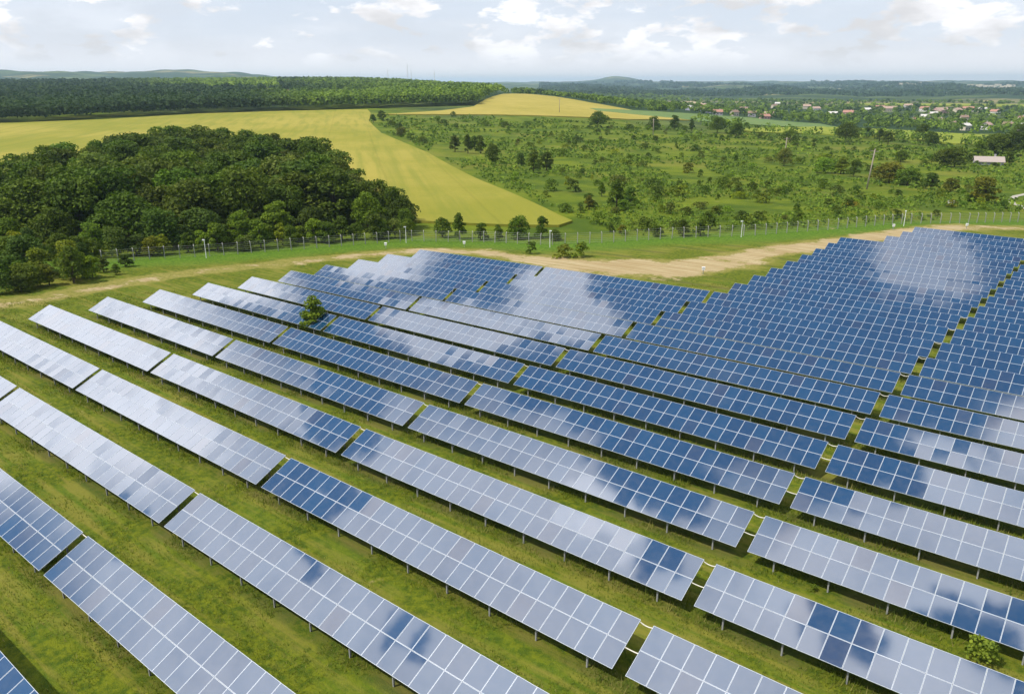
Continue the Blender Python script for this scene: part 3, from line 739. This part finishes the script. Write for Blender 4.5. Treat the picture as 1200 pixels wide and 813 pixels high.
# shrubs dotted over the pasture
PASTURE = [(-96,146),(-112,156),(-163.9,191),(-241,246.5),(-330,302),(-404,360),(-430,405),(-448,400),(-368,500),(-326,560),(-300,640),(-250,585),(-225,560),(-140,600),(-92,552),(-45,570),(-25,480),(-8,340),(-6,235),(-30,192),(-45,166),(-58,151),(-75,130)]
pts = []
while len(pts) < 225:
    r = 150*(640/150)**rng.random(); th = rng.uniform(-12, 35)
    x, y = pol(r, th)
    if not inpoly(x, y, PASTURE): continue
    if r > 190 and math.sin(x*.045+2*math.sin(y*.03))+math.sin(y*.04+1.7*math.sin(x*.025)) < rng.uniform(-1.2, .9): continue
    if polydist(np.array([x]), np.array([y]), [(-14,213),(-27,262),(-27,285),(-20,310)])[0] < 4: continue
    if any((x-a)**2+(y-b)**2 < (.012*r)**2 for a, b, _ in pts): continue
    pts.append((x, y, r))
for (x, y, r) in pts:
    edge = polydist(np.array([x]), np.array([y]), [(-96,146),(-112,156),(-163.9,191),(-241,246.5),(-330,302),(-404,360)])[0]
    h = float(rng.gamma(2.5, .34))+.55+r*.0034
    if edge < 22: h *= 1.35
    h = min(h, 3.9)
    t = str(rng.choice(['dark', 'dark', 'mid', 'mid', 'light', 'grey', 'yellow', 'brown'], p=[.10, .06, .30, .20, .16, .08, .07, .03]))
    lab = '%s %s shrub in the rough pasture, %s, %s part' % ('large' if h > 3.2 else 'medium' if h > 2 else 'small', TWORD[t],
           'just beyond the fence' if r < 200 else 'at its middle distance' if r < 330 else 'near its far edge', side(x, y))
    plant(SHRUBS, 'shrub', x, y, h, t, lab, 'shrub', 'shrubs dotted over the rough pasture', rng.uniform(.9, 1.5))

def clumps(name, pts, hs, nq, leaf, m, lightness=None, label='', base_f=.25, wf=.8, cat=None):
    """many plants nobody could count, as one mesh of leaf sprays"""
    k = len(pts); P0 = np.repeat(np.asarray(pts), nq, 0); H = np.repeat(hs, nq)
    d = rng.normal(0, 1, (k*nq, 3)); d /= np.linalg.norm(d, axis=1)[:, None]; d[:, 2] = np.where(d[:, 2] < -.5, -d[:, 2], d[:, 2])
    rad = (1-.35*rng.random(k*nq))[:, None]
    Z = hz(P0[:, 0], P0[:, 1])
    P = np.column_stack([P0, Z+H*(base_f+(1-base_f)/2)])+d*rad*np.column_stack([H*wf/2, H*wf/2, H*(1-base_f)/2])
    lf = np.repeat(leaf, nq) if np.ndim(leaf) else np.full(k*nq, leaf)
    V, F = leaf_quads(P, d+np.array([0, 0, .4]), lf, .55, .85)
    tint = np.clip(np.repeat(rng.normal(.45, .25, k), nq)+rng.normal(0, .15, k*nq), 0, 1)
    at = {'tint': np.repeat(tint, 4)}
    if lightness is not None: at['kind'] = np.repeat(np.repeat(lightness, nq), 4)
    o = link(name, np_mesh(name, V, F, [m], at))
    return tag(o, label or None, cat, kind='stuff')
# low growth in the pasture
X, Y = pol(150*(600/150)**rng.random(15000), rng.uniform(-12, 36, 15000)); ok = inpoly(X, Y, PASTURE)
ok &= np.sin(X*.11+1.3*np.sin(Y*.07))+np.sin(Y*.09+1.7*np.sin(X*.05)) > -.5
X, Y = X[ok], Y[ok]
clumps('pasture_growth', np.column_stack([X, Y]), (.18+rng.gamma(2.0, .22, len(X)))*np.hypot(X, Y)**.25*.32, 7, .0026*np.hypot(X, Y), M_FOREST, rng.uniform(.4, 1, len(X)), base_f=0, wf=1.7, label='low rough growth covering the pasture beyond the fence', cat='undergrowth')
# the big wood along the skyline
def wood(th0, th1, r0f, r1f, sp, hlo, hhi, nq, leaf, kindf, name, label, frac=1.0):
    out = []; r = r0f
    n_try = int((th1-th0)/57.3*((r1f**2-r0f**2)/2)/sp**2*1.15)
    rr = np.sqrt(rng.uniform(r0f**2, r1f**2, n_try)); tt = rng.uniform(th0, th1, n_try)
    X, Y = pol(rr, tt)
    return X, Y, rr, tt
EDGE_TH = np.array([-48, -33.6, -29, -22, -16.5, -10, -1.2]); EDGE_R = np.array([585, 600, 626, 674, 684, 702, 745])
def edge_r(t): return np.interp(t, EDGE_TH, EDGE_R)
XX = []; 
n1 = 3000
t1 = rng.uniform(-46, -1.0, n1); r1 = edge_r(t1)+rng.exponential(60, n1)*1.0+3
n2 = 5200
t2 = rng.uniform(-46, 0.5, n2); r2 = edge_r(t2)+60+(2250-edge_r(t2))*rng.random(n2)**.8
tt = np.concatenate([t1, t2]); r_ = np.concatenate([r1, r2])
lim = np.interp(tt, [-46, -8, -3, .6], [2300, 2300, 1500, 800])
ok = r_ < lim; tt, r_ = tt[ok], r_[ok]
X, Y = pol(r_, tt)
ok = ~inpoly(X, Y, FIELD2) & ~inpoly(X, Y, FIELD1); X, Y, tt, r_ = X[ok], Y[ok], tt[ok], r_[ok]
sunlit = np.clip((tt+17)/6+.35*np.sin(r_/130+tt*.3), 0, 1)*rng.uniform(.55, 1, len(tt))  # cloud shade painted into leaf colour: dark on the left, sunlit green rightwards
sunlit = np.where((tt < -16) & (r_ > 1250+12*(tt+16)**2*.3), np.clip((tt+26)/5, 0, 1), sunlit)  # sunlit strip on the far slope, also put into the leaf colour
clumps('forest', np.column_stack([X, Y]), rng.uniform(9.5, 13.5, len(X)), 34, np.clip(.0030*r_, 1.7, 5.0), M_FOREST, sunlit, label='long dark wood closing the fields along the skyline', base_f=.12, wf=.85, cat='wood')
# hedges and copses on and behind the hill, round the village and across the valley
def belt(line, n_, wid):
    line = np.array(line); seg = rng.integers(0, len(line)-1, n_); f = rng.random(n_)[:, None]
    P = line[seg]*(1-f)+line[seg+1]*f+rng.normal(0, wid, (n_, 2)); return P
B = [belt([(-470,580),(-556,690),(-655,840),(-690,900),(-590,880),(-500,790),(-430,745),(-370,712),(-330,705)], 240, 7),
     belt([(-700,960),(-800,1200),(-560,1050),(-420,950)], 420, 60), belt([(-300,640),(-225,560),(-140,600),(-92,552),(-40,560)], 170, 9),
     belt([(-380,735),(-290,720),(-240,790)], 40, 5), belt([(-480,1100),(-300,980),(-170,850),(-90,800),(-20,820)], 520, 60)]
for _ in range(1):
    rr = 850+1500*rng.random(1500); th = rng.uniform(8, 38, 1500); X, Y = pol(rr, th); B.append(np.column_stack([X, Y]))
    rr = 1200+1700*rng.random(900); th = rng.uniform(0, 12, 900); X, Y = pol(rr, th); B.append(np.column_stack([X, Y]))
VP = np.concatenate(B)
vf = [[(-418.9,639.7),(-377.7,731.9),(-348.1,855.7),(-272.2,850.5),(-233.6,780.3),(-262,706),(-307.1,643.3),(-397.5,621.3)], [(-252,590),(-249.4,780.4),(-184.4,770),(-127.1,725),(-72,690),(-50,585),(-94.3,559.7),(-140.7,609.3),(-197.4,619.9),(-228.6,564.4)],
      [(-1061,1649),(-900,1829),(-780,1688),(-790,1500),(-880,1480)], [(-560,1960),(-330,2060),(-40,2040),(-60,1850),(-330,1850),(-540,1800)], FIELD2]
ok = np.ones(len(VP), bool)
for f in vf: ok &= ~inpoly(VP[:, 0], VP[:, 1], f)
VP = VP[ok]; vr = np.hypot(VP[:, 0], VP[:, 1])
clumps('valley_trees', VP, rng.uniform(4, 9, len(VP)), 26, np.clip(.0026*vr, 1.2, 4.0), M_FOREST, rng.random(len(VP))**.7, label='mass of far trees and hedges round the village in the valley', base_f=.05, wf=1.1, cat='trees')
rr = np.exp(rng.uniform(math.log(2300), math.log(8200), 5200)); th = rng.uniform(2, 40, 5200); X, Y = pol(rr, th)
ok = np.sin(X/310+2*np.sin(Y/900))+np.sin(Y/420+1.5*np.sin(X/700)) > -.35; X, Y, rr = X[ok], Y[ok], rr[ok]
clumps('far_woods', np.column_stack([X, Y]), rng.uniform(8, 13, len(X)), 10, .0042*rr, M_FOREST, np.zeros(len(X)), label='blue-green woods on the hills at the horizon', base_f=0, wf=3.4, cat='wood')

# grass tufts near the camera
def tufts():
    k = 75000
    rr = 18+95*rng.random(k)**1.25; th = rng.uniform(-42, 42, k); X, Y = pol(rr, th)
    kw = 26000; xw = rng.uniform(-93, 13, kw); yw = Y0+PITCHY*rng.integers(-2, 12, kw)+rng.uniform(-.35, 1.6, kw)
    X = np.concatenate([X, xw]); Y = np.concatenate([Y, yw]); rr = np.hypot(X, Y); tall = np.concatenate([np.ones(k), rng.uniform(1.3, 3.2, kw)])
    keepm = (X > -130) & (X < 40)
    X, Y, rr, tall = X[keepm], Y[keepm], rr[keepm], tall[keepm]
    pk = np.sin(X*.9+2*np.sin(Y*.6))+np.sin(Y*1.3+1.5*np.sin(X*.45)) > -.4
    X, Y, rr, tall = X[pk], Y[pk], rr[pk], tall[pk]; k = len(X); nb = 5
    a = rng.uniform(0, 6.28, (k, nb)); h = rng.uniform(.05, .15, (k, nb))*(tall*rng.uniform(.5, 1.7, k))[:, None]; w = .010+.00035*rr[:, None]+np.zeros((k, nb))
    ox = rng.normal(0, .22, (k, nb)); oy = rng.normal(0, .22, (k, nb)); bx = X[:, None]+ox; by = Y[:, None]+oy; bz = hz(X, Y)[:, None]-.02+0*bx
    ca, sa = np.cos(a), np.sin(a)
    V = np.stack([np.stack([bx-ca*w, by-sa*w, bz], -1), np.stack([bx+ca*w, by+sa*w, bz], -1), np.stack([bx+sa*h*.6, by-ca*h*.6, bz+h], -1)], 2).reshape(-1, 3)
    F = np.arange(len(V)).reshape(-1, 3)
    tint = np.repeat(np.clip(rng.normal(.6, .25, k), 0, 1), nb*3)
    tag(link('grass', np_mesh('grass', V, F, [M_GRASS], {'tint': tint})), 'tussocky green and yellowing grass between the solar rows', 'grass', kind='stuff')
m, nn = mat('grass_blades')
tn = nn.add('ShaderNodeAttribute', attribute_name='tint').outputs['Fac']
gc = nn.mix(nn.ramp(tn, .0, .75, False), rgb(.075, .130, .010), rgb(.185, .225, .020)); gc = nn.mix(nn.ramp(tn, .8, 1.0), gc, rgb(.34, .30, .09))
finish(nn, nn.add('ShaderNodeMixShader', {0: .45, 1: nn.add('ShaderNodeBsdfPrincipled', {'Base Color': gc, 'Roughness': .8, 'Specular IOR Level': .2}).outputs[0], 2: nn.add('ShaderNodeBsdfTranslucent', {'Color': gc}).outputs[0]}))
M_GRASS = m
tufts()

# ------------------------------------------------------------------ fence, poles, boxes
fp = walk(FENCE[2:], 2.35)[:99]
froot = thing('wire_fence', 'long wire fence on pale concrete posts between the solar farm and the fields', 'fence', (fp[0][0], fp[0][1], gz(*fp[0])))
mb = MB(); mb.box((0, 0, .8), (.12, .12, 2.2)); mb.beam((0, 0, 1.85), (0, .28, 2.15), .10, .10)
pm = mb.mesh('post', [M_CONC])
o0 = Vector(froot.location)
for i, p in enumerate(fp):
    q = fp[min(i+1, len(fp)-1)]; qq = fp[max(i-1, 0)]
    link('post', pm, froot, Vector((p[0], p[1], gz(*p)))-o0, (rng.normal(0, .025), rng.normal(0, .025), math.atan2(q[1]-qq[1], q[0]-qq[0])))
mb = MB()
for hh in (.25, .6, .95, 1.3, 1.65, 2.0):
    mb.tube([Vector((p[0], p[1], gz(*p)+hh))-o0 for p in fp], .012, 4)
link('wire', mb.mesh('wire', [M_WIRE]), froot)
mb = MB(); mb.tube([(0, 0, -.3), (0, 0, 3.0)], [.07, .055], 8); PM = mb.mesh('pole', [M_WHITE])
mb = MB(); mb.box((0, .12, 3.08), (.22, .42, .16)); mb.box((0, 0, 3.0), (.16, .16, .10)); HM = mb.mesh('camera_head', [M_WHITE])
for i, (x, y) in enumerate([(-121.0,68.4),(-108.2,102.6),(-82.7,114.5),(-57.8,142.6),(-36.0,172.8)]):
    t = thing('camera_pole', 'slim white camera pole at the fence, %s' % ['in front of the copse', 'at the right end of the copse', 'behind the brown-topped bush', 'above the broad bare earth patch', 'nearest the top right corner'][i], 'pole', (x, y, gz(x, y)), (0, 0, rng.uniform(0, 6)), 'white camera poles along the fence')
    link('pole', PM, t); link('camera_head', HM, t)
mb = MB(); mb.box((0, 0, .35), (.08, .08, 1.1)); BP = mb.mesh('stake', [M_STEEL])
mb = MB(); mb.box((0, -.08, .85), (.42, .22, .42)); mb.poly([(-.26,-.24,1.07),(.26,-.24,1.07),(.26,.08,1.12),(-.26,.08,1.12)]); BB = mb.mesh('cabinet', [M_WHITE])
for i, (x, y) in enumerate([(-106.5,95.8),(-96.5,106.3),(-49.5,108.6),(-36.6,166.9),(-25.6,178.2)]):
    t = thing('junction_box', 'small white junction box on a stake %s' % ['by the track below the copse', 'on the lush grass before the fence trees', 'in the middle of the bare earth patch', 'just beyond the stepped edge of the panels', 'behind the last row at the top right'][i], 'box', (x, y, gz(x, y)), (0, 0, .6), 'white junction boxes round the solar farm')
    link('stake', BP, t); link('cabinet', BB, t)
def utility(x, y, h, lean, label):
    t = thing('utility_pole', label, 'pole', (x, y, gz(x, y)), (0, lean, .5), 'power line poles')
    a = MB(); a.tube([(0, 0, -1), (0, 0, h)], [.26, .17], 8); link('pole', a.mesh('pole', [M_WOOD], True), t)
    b = MB(); b.box((0, .12, h-.7), (2.4, .14, .16)); b.box((0, .12, h-1.7), (1.6, .12, .14)); link('crossarm', b.mesh('crossarm', [M_WOOD]), t)
    c = MB()
    for px_ in (-1.05, 0, 1.05): c.tube([(px_, .12, h-.62), (px_, .12, h-.28)], [.07, .05], 6)
    link('insulators', c.mesh('insulators', [M_DARK]), t)
utility(-67.5, 264.4, 12.5, .065, 'leaning wooden power pole in the pasture at the right, tallest in view')
utility(-122.1, 340.4, 11.0, .02, 'wooden power pole rising behind a grey-green tree, middle of the pasture')
utility(-239, 437, 10.5, -.02, 'grey power pole near the far edge of the pasture, left of centre')
utility(-392, 553.5, 12.0, 0, 'thin power pole standing in the hill field')
def mast(x, y, h, label):
    t = thing('radio_mast', label, 'mast', (x, y, gz(x, y)), (0, 0, 0), 'masts on the skyline')
    a = MB()
    for sx, sy in ((1, 0), (-.5, .87), (-.5, -.87)): a.tube([(sx*1.3, sy*1.3, 0), (sx*.4, sy*.4, h)], .22, 4)
    for k in range(int(h/3)):
        f = k*3/h; w = 1.3-.9*f
        pp = [(w, 0, k*3), (-.5*w, .87*w, k*3), (-.5*w, -.87*w, k*3)]
        for i in range(3): a.tube([pp[i], pp[(i+1) % 3]], .1, 4)
    link('lattice', a.mesh('lattice', [M_WHITE]), t)
    b = MB(); b.tube([(0, 0, h-.5), (0, 0, h+5)], .15, 5); link('antenna', b.mesh('antenna', [M_WHITE]), t)
for i, (th, r, h) in enumerate([(-8.6, 1750, 28), (-7.25, 1800, 42), (-7.0, 1850, 30), (-5.4, 1700, 30)]):
    x, y = pol(r, th); mast(float(x), float(y), h, ['leftmost thin mast on the wooded skyline', 'tallest thin mast on the wooded skyline', 'short mast just right of the tallest mast', 'rightmost thin mast on the wooded skyline'][i])

# ------------------------------------------------------------------ houses
WALLS = {'white': simple('white_render', (.72, .69, .64)), 'cream': simple('cream_render', (.62, .54, .40)), 'pink': simple('pink_render', (.60, .36, .32)), 'grey': simple('grey_render', (.42, .40, .40)), 'blue': simple('bluegrey_render', (.38, .38, .46))}
ROOFS = {'red': simple('red_tiles', (.40, .20, .14)), 'orange': simple('orange_tiles', (.44, .30, .23)), 'brown': simple('brown_tiles', (.26, .17, .12)), 'faded': simple('faded_tiles', (.40, .335, .29)), 'pale': simple('pale_sheet_roof', (.66, .62, .56))}
def house(x, y, w, d, h, rot, wall, roof, label, group='village houses in the valley', name='house'):
    t = thing(name, label, 'house', (x, y, gz(x, y)), (0, 0, rot), group)
    pk = d*.32; a = MB(); W2, D2 = w/2, d/2
    a.poly([(-W2,-D2,-1),(W2,-D2,-1),(W2,-D2,h),(-W2,-D2,h)]); a.poly([(W2,D2,-1),(-W2,D2,-1),(-W2,D2,h),(W2,D2,h)])
    a.poly([(W2,-D2,-1),(W2,D2,-1),(W2,D2,h),(W2,0,h+pk),(W2,-D2,h)]); a.poly([(-W2,D2,-1),(-W2,-D2,-1),(-W2,-D2,h),(-W2,0,h+pk),(-W2,D2,h)])
    link('wall', a.mesh('wall', [WALLS[wall]]), t)
    b = MB(); e = .5
    for s in (-1, 1):
        p0, p1 = Vector((0, s*(D2+e), h-e*pk/D2+.05)), Vector((0, 0, h+pk+.06))
        b.poly([(-W2-e, p0.y, p0.z), (W2+e, p0.y, p0.z), (W2+e, p1.y, p1.z), (-W2-e, p1.y, p1.z)])
        b.poly([(-W2-e, p0.y, p0.z+.22), (W2+e, p0.y, p0.z+.22), (W2+e, p1.y, p1.z+.22), (-W2-e, p1.y, p1.z+.22)])
        b.poly([(-W2-e, p0.y, p0.z), (W2+e, p0.y, p0.z), (W2+e, p0.y, p0.z+.22), (-W2-e, p0.y, p0.z+.22)])
        for q in (-1, 1): b.poly([(q*(W2+e), p0.y, p0.z), (q*(W2+e), p1.y, p1.z), (q*(W2+e), p1.y, p1.z+.22), (q*(W2+e), p0.y, p0.z+.22)])
    ro = link('roof', b.mesh('roof', [ROOFS[roof]]), t)
    c = MB(); c.box((w*.22, D2*.35, h+pk+.2), (.7, .7, 2.0)); link('chimney', c.mesh('chimney', [WALLS['grey']]), ro)
    for k in range(int(h//2.7)):
        for i in range(max(2, int(w//3))):
            ww = MB(); xx = -W2+w*(i+.5)/max(2, int(w//3)); ww.box((xx, -D2-.02, 1.5+2.7*k), (1.1, .1, 1.3)); link('window', ww.mesh('window', [M_DARK]), t)
H = [(-387,1525,18,10,6,'white','red'),(-349,1438,30,13,6,'cream','orange'),(-303,1470,18,11,6,'white','red'),(-264,1393,26,13,6,'pink','orange'),(-244,1405,18,11,6,'cream','orange'),(-246,1507,20,11,6,'white','red'),(-220,1470,18,10,6,'cream','pale'),(-228,1124,18,10,4,'white','pale'),
     (-333,1156,16,10,7,'pink','red'),(-358,1170,15,9,4,'grey','pale'),(-439,1344,16,10,6,'white','orange'),(-499,1477,16,10,6,'cream','orange'),(-374,920,11,8,5,'grey','brown'),(-340,873,13,8,4,'pink','red'),(-459,1097,14,9,6,'white','brown'),(-378,879,10,8,5,'cream','brown'),(-431,900,13,8,4,'blue','brown'),(-447,905,12,8,4,'blue','pale'),(-418,893,11,8,4,'blue','brown'),
     (-151,862,9,7,5,'cream','brown'),(-131,807,8,7,5,'cream','pale'),(-119,836,10,8,5,'white','orange'),(-104,847,10,8,5,'cream','brown'),(-175,927,9,8,6,'cream','orange'),(-164,991,9,7,8,'cream','brown'),(-373,1666,18,10,6,'white','orange'),(-185,1350,15,10,6,'white','red'),(-90,830,10,8,5,'white','pale')]
for _ in range(14):
    r = rng.uniform(900, 1750); th = rng.uniform(9, 36); x, y = pol(r, th)
    H.append((float(x), float(y), rng.uniform(9, 15), rng.uniform(8, 10), float(rng.choice([4, 6])), str(rng.choice(['white', 'cream', 'cream', 'pink', 'grey'])), str(rng.choice(['red', 'orange', 'brown', 'pale']))))
for (x, y, w, d, h, wl, rf) in H:
    w *= .8; d *= .8; h = max(2.8, h*.85)
    r = math.hypot(x, y)
    house(x, y, w, d, h, -HEAD+rng.normal(0, .5), wl, rf, '%s %s-walled house with %s roof in the %s of the valley village, %s part' % ('long' if w > 17 else 'two-storey' if h > 5 else 'low', wl, rf, 'front' if r < 960 else 'middle' if r < 1400 else 'back', side(x, y)))
house(-54.6, 405.7, 11, 5.5, 1.5, -HEAD-.35, 'grey', 'faded', 'low grey-walled barn with a faded roof among dark trees at the right', None, 'barn')
k = 90; rr = rng.uniform(5200, 6400, k); th = rng.uniform(25.5, 31.5, k); X, Y = pol(rr, th); mb = MB()
for x, y in zip(X, Y): mb.box((x, y, gz(x, y)+6), (rng.uniform(15, 45), rng.uniform(15, 30), rng.uniform(8, 16)), 0)
tag(link('far_town', mb.mesh('far_town', [WALLS['cream']])), 'pale buildings of a far town on the horizon hills at the right', 'town', kind='stuff')
mb = MB(); mb.box((0, 0, .5), (1.5, 1.0, 1.0)); mb.box((0, 0, 1.06), (1.65, 1.15, .12))
t = tag(link('hut', None, None, (-38.5, 236, gz(-38.5, 236)), (0, 0, .4)), 'small pale hut on the open grass near the white road', 'hut')
link('wall', mb.mesh('wall', [M_WHITE]), t)

# ------------------------------------------------------------------ air
mb = MB(); zt, zb = 140.0, -34.0; S = 16600.0
mb.box((0, 0, (zt+zb)/2), (2*S, 2*S, zt-zb))
hm = bpy.data.materials.new('haze'); hm.use_nodes = True; n = NT(hm.node_tree)
vol = n.add('ShaderNodeVolumePrincipled', {'Color': rgb(.60, .81, 1.0), 'Density': 8.5e-5, 'Anisotropy': .2})
n.add('ShaderNodeOutputMaterial', {'Volume': vol.outputs[0]})
ho = tag(link('haze', mb.mesh('haze', [hm])), 'thin pale summer haze', 'haze', kind='stuff')
